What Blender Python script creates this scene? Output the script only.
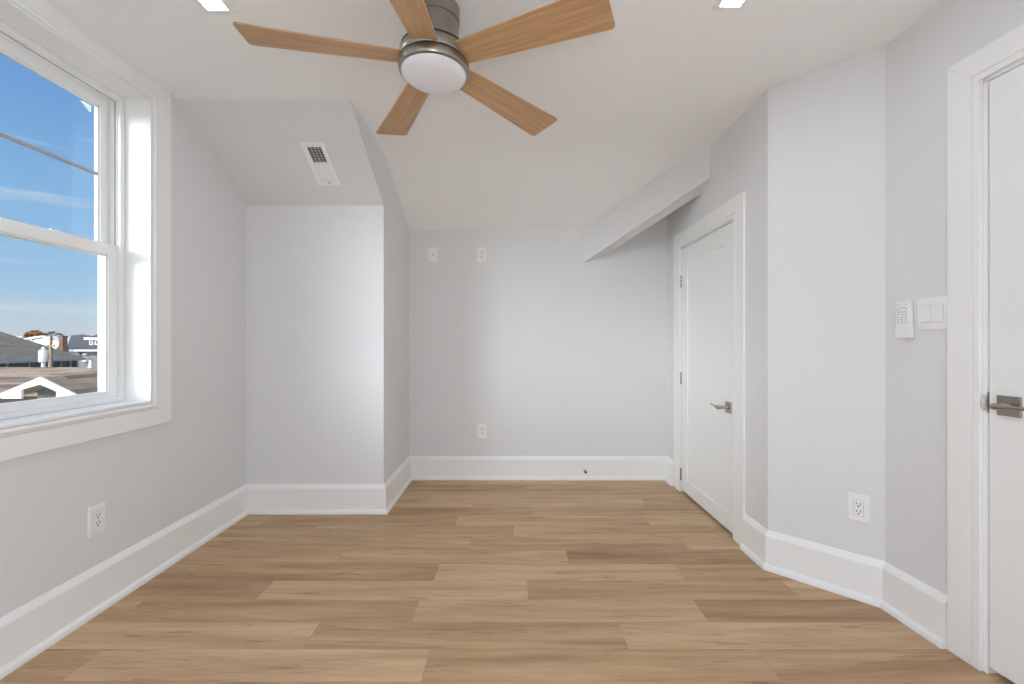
import bpy, bmesh, math, random
from mathutils import Vector, Matrix

for o in list(bpy.data.objects):
    bpy.data.objects.remove(o)
SC = bpy.context.scene
COL = SC.collection
R = math.radians

# ------------------------------------------------------------------ camera
EYE = 1.12                      # eye height in metres
F_PX = 445.0                    # focal length in pixels of the 1024 px wide frame
cd = bpy.data.cameras.new('camera')
cd.sensor_width = 36.0
cd.lens = F_PX / 1024.0 * 36.0
cd.clip_start = 0.02
cd.clip_end = 3000
cam = bpy.data.objects.new('camera', cd)
cam.location = (0, 0, EYE)
cam.rotation_euler = (R(90), 0, 0)
COL.objects.link(cam)
SC.camera = cam

# ------------------------------------------------------------------ view
SC.view_settings.view_transform = 'Standard'
SC.view_settings.look = 'None'
SC.view_settings.gamma = 1.0
SC.view_settings.use_curve_mapping = False
SC.view_settings.exposure = 0.08
SC.cycles.use_denoising = True
SC.cycles.max_bounces = 14
SC.cycles.diffuse_bounces = 10
SC.cycles.glossy_bounces = 4
SC.cycles.transparent_max_bounces = 12
SC.cycles.sample_clamp_indirect = 6.0

# ------------------------------------------------------------------ sky
SKY_GAIN = 1.0
GLOW_LOBE = 23.5                     # glow lobe added to the unseen sky to light the room
LED = 130.0                     # recessed ceiling lights
FILL_GLOBE = 18.0                    # added fill globe, unseen behind the camera
W = bpy.data.worlds.new('sky')
SC.world = W
W.use_nodes = True
nt = W.node_tree
nt.nodes.clear()


def N(tree, kind, **kw):
    n = tree.nodes.new(kind)
    for k, v in kw.items():
        setattr(n, k, v)
    return n


def ramp(n, stops):
    e = n.color_ramp.elements
    while len(e) > 1:
        e.remove(e[0])
    e[0].position, e[0].color = stops[0][0], (*stops[0][1], 1)
    for p, c in stops[1:]:
        x = e.new(p)
        x.color = (*c, 1)


tc = N(nt, 'ShaderNodeTexCoord')
sx = N(nt, 'ShaderNodeSeparateXYZ')
nt.links.new(tc.outputs['Generated'], sx.inputs[0])
rp = N(nt, 'ShaderNodeValToRGB')
ramp(rp, [(0.0, (.60, .64, .69)), (.035, (.53, .64, .75)), (.09, (.38, .58, .82)), (.20, (.27, .50, .80)),
          (.36, (.17, .37, .73)), (.50, (.11, .29, .66)), (.8, (.07, .2, .52))])
nt.links.new(sx.outputs['Z'], rp.inputs[0])
# wispy clouds stretched along the horizon
mp = N(nt, 'ShaderNodeMapping')
mp.inputs['Scale'].default_value = (1.4, 1.4, 17)
mp.inputs['Location'].default_value = (.35, .1, .2)
nt.links.new(tc.outputs['Generated'], mp.inputs[0])
nz = N(nt, 'ShaderNodeTexNoise')
nz.inputs['Scale'].default_value = 2.1
nz.inputs['Detail'].default_value = 7
nz.inputs['Roughness'].default_value = .55
nt.links.new(mp.outputs[0], nz.inputs['Vector'])
cr = N(nt, 'ShaderNodeValToRGB')
ramp(cr, [(.56, (0, 0, 0)), (.80, (.7, .7, .7))])
nt.links.new(nz.outputs[0], cr.inputs[0])
mx = N(nt, 'ShaderNodeMix', data_type='RGBA')
nt.links.new(cr.outputs[0], mx.inputs['Factor'])
nt.links.new(rp.outputs[0], mx.inputs['A'])
mx.inputs['B'].default_value = (.74, .78, .84, 1)
# added glow lobe, out of view, shining in through the windows
glow_dir = Vector((-.79, -.60, .10)).normalized()
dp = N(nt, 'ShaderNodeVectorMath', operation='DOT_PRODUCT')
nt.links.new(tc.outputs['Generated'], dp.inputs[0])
dp.inputs[1].default_value = glow_dir
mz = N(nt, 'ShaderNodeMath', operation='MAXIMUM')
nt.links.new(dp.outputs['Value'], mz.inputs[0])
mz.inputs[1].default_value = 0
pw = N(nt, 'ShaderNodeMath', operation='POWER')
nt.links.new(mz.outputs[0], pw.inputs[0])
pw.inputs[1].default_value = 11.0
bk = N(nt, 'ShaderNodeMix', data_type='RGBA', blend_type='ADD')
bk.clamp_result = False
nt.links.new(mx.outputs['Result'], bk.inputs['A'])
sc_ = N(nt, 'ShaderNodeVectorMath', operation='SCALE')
sc_.inputs[0].default_value = (.94 * GLOW_LOBE, .99 * GLOW_LOBE, 1.05 * GLOW_LOBE)
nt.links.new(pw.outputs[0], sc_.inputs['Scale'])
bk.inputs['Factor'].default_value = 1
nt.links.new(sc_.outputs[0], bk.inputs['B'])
bg = N(nt, 'ShaderNodeBackground')
bg.inputs['Strength'].default_value = SKY_GAIN
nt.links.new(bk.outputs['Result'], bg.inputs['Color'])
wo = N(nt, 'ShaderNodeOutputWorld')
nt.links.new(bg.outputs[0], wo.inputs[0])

# ------------------------------------------------------------------ sun
sd = bpy.data.lights.new('sun', 'SUN')
sd.energy = 3.4
sd.angle = R(.6)
sd.color = (1, .95, .88)
sun = bpy.data.objects.new('sun', sd)
sun.rotation_euler = Vector((-.22, .80, -.58)).to_track_quat('-Z', 'Y').to_euler()
sun.location = (8, -8, 10)
COL.objects.link(sun)


# ------------------------------------------------------------------ materials
def new_mat(name):
    m = bpy.data.materials.new(name)
    m.use_nodes = True
    t = m.node_tree
    b = t.nodes['Principled BSDF']
    return m, t, b


def paint(name, col, rough=.5, metal=0., var=.03, scale=6., bump=0., bscale=300., coat=0., spec=.5):
    m, t, b = new_mat(name)
    tcn = N(t, 'ShaderNodeTexCoord')
    nn = N(t, 'ShaderNodeTexNoise')
    nn.inputs['Scale'].default_value = scale
    nn.inputs['Detail'].default_value = 4
    t.links.new(tcn.outputs['Object'], nn.inputs['Vector'])
    r_ = N(t, 'ShaderNodeValToRGB')
    lo = [max(0, c * (1 - var)) for c in col]
    hi = [min(1, c * (1 + var)) for c in col]
    ramp(r_, [(.3, lo), (.7, hi)])
    t.links.new(nn.outputs[0], r_.inputs[0])
    t.links.new(r_.outputs[0], b.inputs['Base Color'])
    b.inputs['Roughness'].default_value = rough
    b.inputs['Metallic'].default_value = metal
    b.inputs['Specular IOR Level'].default_value = spec
    if bump:
        n2 = N(t, 'ShaderNodeTexNoise')
        n2.inputs['Scale'].default_value = bscale
        n2.inputs['Detail'].default_value = 2
        t.links.new(tcn.outputs['Object'], n2.inputs['Vector'])
        bp = N(t, 'ShaderNodeBump')
        bp.inputs['Strength'].default_value = bump
        bp.inputs['Distance'].default_value = .002
        t.links.new(n2.outputs[0], bp.inputs['Height'])
        t.links.new(bp.outputs[0], b.inputs['Normal'])
    return m


def shingle(name, col, course=.14, tab=.3, var=.35, axis='Y'):
    m, t, b = new_mat(name)
    tcn = N(t, 'ShaderNodeTexCoord')
    br = N(t, 'ShaderNodeTexBrick')
    br.inputs['Scale'].default_value = 1
    br.inputs['Brick Width'].default_value = tab
    br.inputs['Row Height'].default_value = course
    br.inputs['Mortar Size'].default_value = .012
    br.inputs['Mortar Smooth'].default_value = .4
    br.inputs['Color1'].default_value = (*[c * (1 - var) for c in col], 1)
    br.inputs['Color2'].default_value = (*[c * (1 + var) for c in col], 1)
    br.inputs['Mortar'].default_value = (*[c * .35 for c in col], 1)
    br.offset = .37
    t.links.new(tcn.outputs['UV'], br.inputs['Vector'])
    nn = N(t, 'ShaderNodeTexNoise')
    nn.inputs['Scale'].default_value = 1.3
    nn.inputs['Detail'].default_value = 6
    t.links.new(tcn.outputs['Object'], nn.inputs['Vector'])
    mm = N(t, 'ShaderNodeMix', data_type='RGBA', blend_type='MULTIPLY')
    mm.inputs['Factor'].default_value = .55
    t.links.new(br.outputs[0], mm.inputs['A'])
    t.links.new(nn.outputs[0], mm.inputs['B'])
    t.links.new(mm.outputs['Result'], b.inputs['Base Color'])
    b.inputs['Roughness'].default_value = .9
    return m


def wood(name, dark, light, along='X', sx=1.2, sy=22., rough=.4, var=.5):
    m, t, b = new_mat(name)
    tcn = N(t, 'ShaderNodeTexCoord')
    mp_ = N(t, 'ShaderNodeMapping')
    mp_.inputs['Scale'].default_value = (sx, sy, sy)
    t.links.new(tcn.outputs['Object'], mp_.inputs[0])
    oi = N(t, 'ShaderNodeObjectInfo')
    ad = N(t, 'ShaderNodeVectorMath', operation='ADD')
    ml = N(t, 'ShaderNodeVectorMath', operation='SCALE')
    ml.inputs[0].default_value = (17, 9, 5)
    t.links.new(oi.outputs['Random'], ml.inputs['Scale'])
    t.links.new(mp_.outputs[0], ad.inputs[0])
    t.links.new(ml.outputs[0], ad.inputs[1])
    n1 = N(t, 'ShaderNodeTexNoise')
    n1.inputs['Scale'].default_value = 1.6
    n1.inputs['Detail'].default_value = 6
    n1.inputs['Distortion'].default_value = .8
    t.links.new(ad.outputs[0], n1.inputs['Vector'])
    n2 = N(t, 'ShaderNodeTexWave')
    n2.bands_direction = 'Y'
    n2.inputs['Scale'].default_value = .35
    n2.inputs['Distortion'].default_value = 9
    n2.inputs['Detail'].default_value = 3
    n2.inputs['Detail Scale'].default_value = .6
    t.links.new(ad.outputs[0], n2.inputs['Vector'])
    mm = N(t, 'ShaderNodeMix', data_type='FLOAT')
    mm.inputs['Factor'].default_value = var
    t.links.new(n1.outputs[0], mm.inputs['A'])
    t.links.new(n2.outputs['Fac'], mm.inputs['B'])
    r_ = N(t, 'ShaderNodeValToRGB')
    ramp(r_, [(.25, dark), (.75, light)])
    t.links.new(mm.outputs['Result'], r_.inputs[0])
    t.links.new(r_.outputs[0], b.inputs['Base Color'])
    b.inputs['Roughness'].default_value = rough
    return m


def emitter(name, col, strength):
    m, t, b = new_mat(name)
    b.inputs['Base Color'].default_value = (.9, .9, .9, 1)
    b.inputs['Emission Color'].default_value = (*col, 1)
    b.inputs['Emission Strength'].default_value = strength
    return m


def glass_mat():
    m = bpy.data.materials.new('window_glass')
    m.use_nodes = True
    t = m.node_tree
    t.nodes.clear()
    tr = N(t, 'ShaderNodeBsdfTransparent')
    tr.inputs[0].default_value = (.95, .97, .96, 1)
    gl = N(t, 'ShaderNodeBsdfGlossy')
    gl.inputs['Roughness'].default_value = .02
    lw = N(t, 'ShaderNodeLayerWeight')              # Schlick reflectance, the same from both faces
    lw.inputs['Blend'].default_value = .5
    p5 = N(t, 'ShaderNodeMath', operation='POWER')
    p5.inputs[1].default_value = 5
    t.links.new(lw.outputs['Facing'], p5.inputs[0])
    fr = N(t, 'ShaderNodeMath', operation='MULTIPLY_ADD')
    fr.inputs[1].default_value = .9
    fr.inputs[2].default_value = .03
    t.links.new(p5.outputs[0], fr.inputs[0])
    mxs = N(t, 'ShaderNodeMixShader')
    t.links.new(fr.outputs[0], mxs.inputs[0])
    t.links.new(tr.outputs[0], mxs.inputs[1])
    t.links.new(gl.outputs[0], mxs.inputs[2])
    o = N(t, 'ShaderNodeOutputMaterial')
    t.links.new(mxs.outputs[0], o.inputs[0])
    return m


def floor_mat():
    m, t, b = new_mat('oak_plank')
    uv = N(t, 'ShaderNodeUVMap')
    uv.uv_map = 'UVMap'
    at = N(t, 'ShaderNodeAttribute')
    at.attribute_name = 'tone'
    # long soft grain
    m1 = N(t, 'ShaderNodeMapping')
    m1.inputs['Scale'].default_value = (1.1, 13, 1)
    t.links.new(uv.outputs[0], m1.inputs[0])
    n1 = N(t, 'ShaderNodeTexNoise')
    n1.inputs['Scale'].default_value = 1.0
    n1.inputs['Detail'].default_value = 5
    n1.inputs['Distortion'].default_value = .6
    t.links.new(m1.outputs[0], n1.inputs['Vector'])
    # fine pores
    m2 = N(t, 'ShaderNodeMapping')
    m2.inputs['Scale'].default_value = (7, 190, 1)
    t.links.new(uv.outputs[0], m2.inputs[0])
    n2 = N(t, 'ShaderNodeTexNoise')
    n2.inputs['Scale'].default_value = 1.0
    n2.inputs['Detail'].default_value = 3
    t.links.new(m2.outputs[0], n2.inputs['Vector'])
    # short dark mineral streaks and knots
    m3 = N(t, 'ShaderNodeMapping')
    m3.inputs['Scale'].default_value = (2.6, 30, 1)
    t.links.new(uv.outputs[0], m3.inputs[0])
    n3 = N(t, 'ShaderNodeTexNoise')
    n3.inputs['Scale'].default_value = 1.0
    n3.inputs['Detail'].default_value = 6
    n3.inputs['Roughness'].default_value = .62
    n3.inputs['Distortion'].default_value = 1.2
    t.links.new(m3.outputs[0], n3.inputs['Vector'])
    kr = N(t, 'ShaderNodeValToRGB')
    ramp(kr, [(.57, (0, 0, 0)), (.72, (1, 1, 1))])
    t.links.new(n3.outputs[0], kr.inputs[0])
    g = N(t, 'ShaderNodeMix', data_type='FLOAT')
    g.inputs['Factor'].default_value = .30
    t.links.new(n1.outputs[0], g.inputs['A'])
    t.links.new(n2.outputs[0], g.inputs['B'])
    # tone shifts the grain value plank by plank
    ad = N(t, 'ShaderNodeMath', operation='ADD')
    t.links.new(g.outputs['Result'], ad.inputs[0])
    t.links.new(at.outputs['Fac'], ad.inputs[1])
    r_ = N(t, 'ShaderNodeValToRGB')
    ramp(r_, [(.22, FLOOR_DARK), (.48, FLOOR_MID), (.74, FLOOR_LIGHT)])
    t.links.new(ad.outputs[0], r_.inputs[0])
    mm = N(t, 'ShaderNodeMix', data_type='RGBA', blend_type='MIX')
    t.links.new(r_.outputs[0], mm.inputs['A'])
    mm.inputs['B'].default_value = (.22, .12, .062, 1)
    km = N(t, 'ShaderNodeMath', operation='MULTIPLY')
    km.inputs[1].default_value = .75
    t.links.new(kr.outputs[0], km.inputs[0])
    t.links.new(km.outputs[0], mm.inputs['Factor'])
    t.links.new(mm.outputs['Result'], b.inputs['Base Color'])
    b.inputs['Roughness'].default_value = .42
    b.inputs['Specular IOR Level'].default_value = .35
    return m


FLOOR_DARK = (.285, .162, .078)
FLOOR_MID = (.495, .325, .177)
FLOOR_LIGHT = (.68, .485, .295)
M = {}
M['wall'] = paint('wall_paint', (.75, .75, .755), .6, var=.008, scale=2, bump=.05, bscale=220, spec=.3)
M['ceiling'] = paint('ceiling_paint', (.90, .90, .895), .75, var=.006, scale=2, bump=.04, bscale=220, spec=.2)
M['trim'] = paint('trim_paint', (.88, .88, .875), .32, var=.006, scale=3)
M['door'] = paint('door_paint', (.86, .865, .86), .35, var=.006, scale=3)
M['vinyl'] = paint('window_vinyl', (.86, .86, .85), .35, var=.008, scale=5)
M['muntin'] = paint('muntin_grey', (.37, .38, .40), .4, var=.05, scale=20)
M['gap_shade'] = paint('grey_gap_shade', (.38, .38, .38), .8, var=.05, scale=40)  # grey that stands in for shade in narrow gaps
M['plastic'] = paint('white_plastic', (.86, .86, .85), .3, var=.006, scale=20)
M['slot'] = paint('dark_slot', (.05, .05, .05), .6, var=.1, scale=40)
M['button'] = paint('grey_button', (.45, .46, .47), .5, var=.05, scale=60)
M['vent'] = paint('vent_enamel', (.88, .88, .87), .4, var=.01, scale=20)
M['void'] = paint('dark_duct_shade', (.012, .012, .012), .9, var=.1, scale=20)  # near-black standing in for the shade inside the duct
M['nickel'] = paint('brushed_nickel', (.36, .335, .30), .30, metal=1, var=.06, scale=60)
M['pewter'] = paint('dark_nickel', (.44, .40, .36), .26, metal=1, var=.08, scale=60)
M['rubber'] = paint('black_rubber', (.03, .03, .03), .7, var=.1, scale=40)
M['dome'] = paint('opal_glass', (.80, .80, .84), .25, var=.004, scale=10)
M['blade'] = wood('blade_oak', (.40, .225, .105), (.60, .37, .195), sx=2.6, sy=42, rough=.38, var=.08)
M['led'] = emitter('led_diffuser', (.875, .985, 1.12), LED)
M['globe'] = emitter('fill_glow', (.865, .985, 1.13), FILL_GLOBE)
M['glass'] = glass_mat()
M['floor'] = floor_mat()
M['subfloor'] = paint('subfloor', (.20, .12, .07), .9, var=.1)
M['strike'] = paint('strike_metal', (.6, .57, .53), .3, metal=1, var=.1, scale=60)
# outside
M['roof_brown'] = shingle('brown_shingle', (.33, .225, .155), .42, 1.3, .55)
M['roof_grey'] = shingle('grey_brown_shingle', (.28, .235, .175), .18, .4, .2)
M['roof_slate'] = shingle('slate_shingle', (.095, .095, .10), .2, .4, .2)
M['white_board'] = paint('white_board', (.86, .85, .83), .5, var=.03, scale=2)
M['siding'] = paint('grey_siding', (.27, .28, .29), .7, var=.06, scale=2)
M['siding_tan'] = paint('tan_siding', (.14, .10, .07), .8, var=.12, scale=2)
M['soffit'] = paint('soffit', (.30, .25, .20), .8, var=.06, scale=2)
M['ext_white'] = paint('white_siding', (.72, .72, .70), .6, var=.05, scale=2)
M['dark_glass'] = paint('dark_window_glass', (.03, .035, .04), .12, var=.1, scale=2)
M['fascia'] = paint('grey_fascia', (.34, .35, .38), .5, var=.05, scale=2)
M['brick'] = shingle('chimney_brick', (.40, .22, .14), .08, .22, .2)
M['post'] = wood('weathered_post', (.12, .075, .05), (.36, .25, .17), sx=20, sy=4, rough=.85)
M['zinc'] = paint('white_zinc', (.66, .66, .64), .45, var=.06, scale=6)
M['bark'] = paint('bark', (.10, .07, .05), .9, var=.2, scale=3)
M['leaf_rust'] = paint('rust_leaves', (.26, .13, .035), .8, var=.45, scale=1.2)
M['leaf_bare'] = paint('bare_twigs', (.17, .14, .12), .9, var=.3, scale=1.2)
M['ground'] = paint('ground', (.16, .16, .12), .95, var=.3, scale=.05)
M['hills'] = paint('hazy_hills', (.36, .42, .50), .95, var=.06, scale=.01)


# ------------------------------------------------------------------ mesh helpers
class MB:
    def __init__(self):
        self.v, self.f, self.sm = [], [], []

    def add(self, verts, faces, smooth=False):
        k = len(self.v)
        self.v += [tuple(p) for p in verts]
        self.f += [tuple(i + k for i in f) for f in faces]
        self.sm += [smooth] * len(faces)
        return self

    def box(self, x0, x1, y0, y1, z0, z1):
        x0, x1 = sorted((x0, x1)); y0, y1 = sorted((y0, y1)); z0, z1 = sorted((z0, z1))
        v = [(x0, y0, z0), (x1, y0, z0), (x1, y1, z0), (x0, y1, z0), (x0, y0, z1), (x1, y0, z1), (x1, y1, z1), (x0, y1, z1)]
        return self.add(v, [(0, 3, 2, 1), (4, 5, 6, 7), (0, 1, 5, 4), (1, 2, 6, 5), (2, 3, 7, 6), (3, 0, 4, 7)])

    def hexa(self, bottom, top):
        """two quads with the same winding"""
        v = list(bottom) + list(top)
        return self.add(v, [(3, 2, 1, 0), (4, 5, 6, 7), (0, 1, 5, 4), (1, 2, 6, 5), (2, 3, 7, 6), (3, 0, 4, 7)])

    def prism(self, a, b):
        """polygon a (list of points) joined to polygon b"""
        n = len(a)
        v = list(a) + list(b)
        fs = [tuple(reversed(range(n))), tuple(range(n, 2 * n))]
        fs += [(i, (i + 1) % n, n + (i + 1) % n, n + i) for i in range(n)]
        return self.add(v, fs)

    def lathe(self, prof, n=40, c=(0, 0, 0), axis='Z', cap=True):
        vs, fs = [], []
        for r, z in prof:
            for i in range(n):
                a = 2 * math.pi * i / n
                p = (r * math.cos(a), r * math.sin(a), z)
                if axis == 'Y':
                    p = (p[0], p[2], p[1])
                elif axis == 'X':
                    p = (p[2], p[0], p[1])
                vs.append((p[0] + c[0], p[1] + c[1], p[2] + c[2]))
        for j in range(len(prof) - 1):
            for i in range(n):
                fs.append((j * n + i, j * n + (i + 1) % n, (j + 1) * n + (i + 1) % n, (j + 1) * n + i))
        self.add(vs, fs, True)
        if cap:
            self.add([vs[i] for i in range(n)], [tuple(reversed(range(n)))])
            self.add([vs[(len(prof) - 1) * n + i] for i in range(n)], [tuple(range(n))])
        return self

    def tube(self, pts, rad, n=12):
        pts = [Vector(p) for p in pts]
        rads = rad if isinstance(rad, (list, tuple)) else [rad] * len(pts)
        vs, fs = [], []
        up = None
        for k, p in enumerate(pts):
            d = (pts[min(k + 1, len(pts) - 1)] - pts[max(k - 1, 0)]).normalized()
            if up is None:
                up = d.orthogonal().normalized()
            up = (up - d * up.dot(d)).normalized()
            w = d.cross(up)
            for i in range(n):
                a = 2 * math.pi * i / n
                vs.append(p + (up * math.cos(a) + w * math.sin(a)) * rads[k])
        for j in range(len(pts) - 1):
            for i in range(n):
                fs.append((j * n + i, j * n + (i + 1) % n, (j + 1) * n + (i + 1) % n, (j + 1) * n + i))
        self.add(vs, fs, True)
        self.add(vs[:n], [tuple(reversed(range(n)))])
        self.add(vs[-n:], [tuple(range(n))])
        return self

    def build(self, name, mat, parent=None, bevel=0., seg=2, uv=False):
        me = bpy.data.meshes.new(name)
        me.from_pydata(self.v, [], self.f)
        me.polygons.foreach_set('use_smooth', self.sm)
        bm = bmesh.new()
        bm.from_mesh(me)
        bmesh.ops.recalc_face_normals(bm, faces=bm.faces)
        if uv:                                     # uv in metres: u level, v up the slope
            ly = bm.loops.layers.uv.new('UVMap')
            for f in bm.faces:
                n = f.normal
                u = Vector((0, 0, 1)).cross(n)
                u = u.normalized() if u.length > .05 else Vector((1, 0, 0))
                w = n.cross(u)
                for l in f.loops:
                    l[ly].uv = (l.vert.co.dot(u), l.vert.co.dot(w))
        bm.to_mesh(me)
        bm.free()
        me.update()
        o = bpy.data.objects.new(name, me)
        me.materials.append(M[mat] if isinstance(mat, str) else mat)
        COL.objects.link(o)
        if parent is not None:
            o.parent = parent
        if bevel:
            md = o.modifiers.new('bevel', 'BEVEL')
            md.width = bevel
            md.segments = seg
            md.limit_method = 'ANGLE'
            md.angle_limit = R(40)
        return o


def tag(o, label, cat, group=None, kind=None):
    o['label'] = label
    o['category'] = cat
    if group:
        o['group'] = group
    if kind:
        o['kind'] = kind
    return o


def empty(name, loc=(0, 0, 0), rz=0., mat=None):
    o = bpy.data.objects.new(name, None)
    o.empty_display_size = .1
    if mat is not None:
        o.matrix_world = mat
    else:
        o.location = loc
        o.rotation_euler = (0, 0, rz)
    COL.objects.link(o)
    return o


def dup(root, mat=None, loc=None):
    """a thing, its parts and their sub-parts"""
    r = root.copy()
    COL.objects.link(r)
    for ch in list(root.children):
        c = ch.copy()
        COL.objects.link(c)
        c.parent = r
        for g in list(ch.children):
            d = g.copy()
            COL.objects.link(d)
            d.parent = c
    if mat is not None:
        r.matrix_world = mat
    if loc is not None:
        r.location = loc
    return r


class Frame:
    """a wall line: local x runs along the wall, local y points into the room"""
    def __init__(self, p0, p1):
        self.p0, self.p1 = Vector(p0), Vector(p1)
        self.d = (self.p1 - self.p0).normalized()
        self.n = Vector((-self.d.y, self.d.x))
        self.len = (self.p1 - self.p0).length
        self.ang = math.atan2(self.d.y, self.d.x)

    def place(self, o, u=0., v=0., z=0.):
        p = self.p0 + self.d * u + self.n * v
        o.location = (p.x, p.y, z)
        o.rotation_euler = (0, 0, self.ang)
        return o

    def mat(self, u=0., v=0., z=0.):
        p = self.p0 + self.d * u + self.n * v
        return Matrix.Translation((p.x, p.y, z)) @ Matrix.Rotation(self.ang, 4, 'Z')


# ------------------------------------------------------------------ room plan (metres; camera at 0,0)
CEIL = 2.378
BACK = 3.636
C_NEAR_R = (1.800, -2.0)
C2 = (1.5835, 1.888)
C1 = (1.268, 2.205)
C_BR = (1.268, BACK)
C_BL = (-.842, BACK)
C_BUMP = (-.842, 2.922)
C_LF = (-1.746, 2.922)
C_NEAR_L = (-1.690, -2.0)

f_entry = Frame(C_NEAR_R, C2)
f_angle = Frame(C2, C1)
f_right = Frame(C1, C_BR)
f_back = Frame(C_BR, C_BL)
f_side = Frame(C_BL, C_BUMP)
f_front = Frame(C_BUMP, C_LF)
f_left = Frame(C_LF, C_NEAR_L)
f_rear = Frame(C_NEAR_L, C_NEAR_R)


def wall(name, fr, label, z1=CEIL, th=.14, opening=None, niche=None, ext=(0, 0)):
    """a solid wall with one opening (u0,u1,z0,z1); a niche is backed by the wall's own rear skin"""
    b = MB()
    a, e = -ext[0], fr.len + ext[1]
    op = opening or niche
    if op:
        u0, u1, w0, w1 = op
        b.box(a, u0, -th, 0, 0, z1)
        b.box(u1, e, -th, 0, 0, z1)
        if w0 > 0:
            b.box(u0, u1, -th, 0, 0, w0)
        b.box(u0, u1, -th, 0, w1, z1)
        if niche:
            b.box(u0 - .05, u1 + .05, -th - .05, -th, 0, w1 + .05)
    else:
        b.box(a, e, -th, 0, 0, z1)
    o = b.build(name, 'wall')
    fr.place(o)
    return tag(o, label, 'wall', kind='structure')


# window opening on the left wall, in its own frame (u from the far corner)
def u_left(d):
    return C_LF[1] - d


WU0, WU1, WZ0, WZ1 = u_left(2.12), u_left(1.13), .84, 2.277
W_TH = .24
DU0, DU1, DZ = 2.530 - C1[1], 3.340 - C1[1], 1.824          # closet opening on the right wall
EU1 = f_entry.len - .374                                    # entry opening: far jamb
EU0, EZ = EU1 - .800, 2.012

wall('wall_left', f_left, 'light grey wall on the left holding the window', th=W_TH, opening=(WU0 - .006, WU1 + .006, WZ0 - .006, WZ1 + .006), ext=(.2, .2))
wall('wall_back', f_back, 'light grey far wall facing the camera under the sloped ceiling', ext=(.2, .0))
wall('wall_right', f_right, 'light grey right wall holding the low closet door', niche=(DU0, DU1, 0, DZ), ext=(0, .2))
wall('wall_angled', f_angle, 'narrow light grey angled wall between closet and near door')
wall('wall_entry', f_entry, 'light grey near right wall with switches and entry door', niche=(EU0, EU1, 0, EZ), ext=(.2, 0))
RW = (1.25, 2.25, .75, 1.98)
wall('wall_rear', f_rear, 'light grey rear wall behind the camera with an added window', opening=RW, ext=(.2, .2))

# chase: the boxed-out corner with a sloped soffit above it
b = MB()
prof = [(2.306, CEIL), (2.922, 2.016), (2.922, 0), (BACK, 0), (BACK, CEIL)]
xa, xb = -1.75, C_BUMP[0]
b.prism([(xa, y, z) for y, z in prof], [(xb, y, z) for y, z in prof])
tag(b.build('wall_chase', 'wall'), 'boxed-out light grey wall with sloped soffit beside the window', 'wall', kind='structure')

# ceiling: flat slab and the slope down to the far wall
b = MB()
b.box(-2.0, 2.05, -2.2, 3.85, CEIL, CEIL + .16)
tag(b.build('ceiling', 'ceiling'), 'flat white ceiling carrying the fan', 'ceiling', kind='structure')
SLOPE_Y, SLOPE_Z = 2.94, 2.038
slope_k = (SLOPE_Z - CEIL) / (BACK - SLOPE_Y)
prof = []
for k in range(13):                                     # the plaster bends softly into the slope
    t_ = k / 12
    ya, yc = SLOPE_Y - .22, SLOPE_Y + .22
    y = (1 - t_) ** 2 * ya + 2 * t_ * (1 - t_) * SLOPE_Y + t_ * t_ * yc
    z = (1 - t_) ** 2 * CEIL + 2 * t_ * (1 - t_) * CEIL + t_ * t_ * (CEIL + slope_k * .22)
    prof.append((y, z - .0003))
prof.append((BACK, SLOPE_Z))


def beam_x(y):
    return .640 + (BACK - y) / (BACK - SLOPE_Y) * (1.225 - .640) if y > 2.9 else 1.268


b = MB()
va = [(-.842, y, z) for y, z in prof]
vb_ = [(min(1.268, beam_x(y)), y, z) for y, z in prof]
n_ = len(prof)
b.add(va + vb_, [(k, k + 1, n_ + k + 1, n_ + k) for k in range(n_ - 1)], True)
vc_ = [(-.842, BACK, CEIL + .01), (vb_[-1][0], BACK, CEIL + .01), (-.842, prof[0][0], CEIL + .01), (1.268, prof[0][0], CEIL + .01)]
b.add(va + [vc_[0], vc_[2]], [tuple(range(n_ + 2))])
b.add(vb_ + [vc_[1], vc_[3]], [tuple(range(n_ + 2))])
b.add([va[-1], vb_[-1], vc_[1], vc_[0]], [(0, 1, 2, 3)])
tag(b.build('ceiling_slope', 'ceiling'), 'sloped white ceiling falling to the far wall', 'ceiling', kind='structure')
# boxed beam running up the slope to the right wall
b = MB()
A, B_, B2, A2 = (.579, BACK), (1.268, 2.850), (1.268, 2.998), (.749, BACK)
b.hexa([(*A, 1.766), (*B_, 2.172), (*B2, 2.116), (*A2, 1.822)], [(*A, 2.40), (*B_, 2.40), (*B2, 2.40), (*A2, 2.40)])
tag(b.build('beam', 'wall'), 'white boxed beam slanting up from far wall to right wall', 'beam', kind='structure')

# ------------------------------------------------------------------ floor: planks with their real joints
PW = .1555
PL = 1.19
D0 = 1.6225                                                   # a measured seam
joint = {-1: -.2996, 0: .425, 1: -.403, 2: .072, 3: -.367, 4: .29, 5: -.23, 6: .01, 7: -.346, 8: .128, 9: -.27, 10: .608, 11: .10, 12: .5}
random.seed(7)
verts, faces, uvs, tones = [], [], [], []
GAP = .0003
set_tone = {(-1, -2): -.08, (-1, -1): .08, (-1, 0): -.03, (-1, 1): -.06, (0, -2): .06, (0, -1): -.05, (0, 0): .05, (1, -2): 0, (1, -1): -.06,
            (1, 0): .03, (1, 1): -.12, (2, -2): -.10, (2, -1): .06, (2, 0): -.05, (3, -2): -.06, (3, -1): -.10, (3, 0): .06, (3, 1): -.05,
            (4, -2): -.02, (4, -1): 0, (4, 0): -.11, (5, -1): -.02, (5, 0): -.02, (5, 1): .06}
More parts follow.
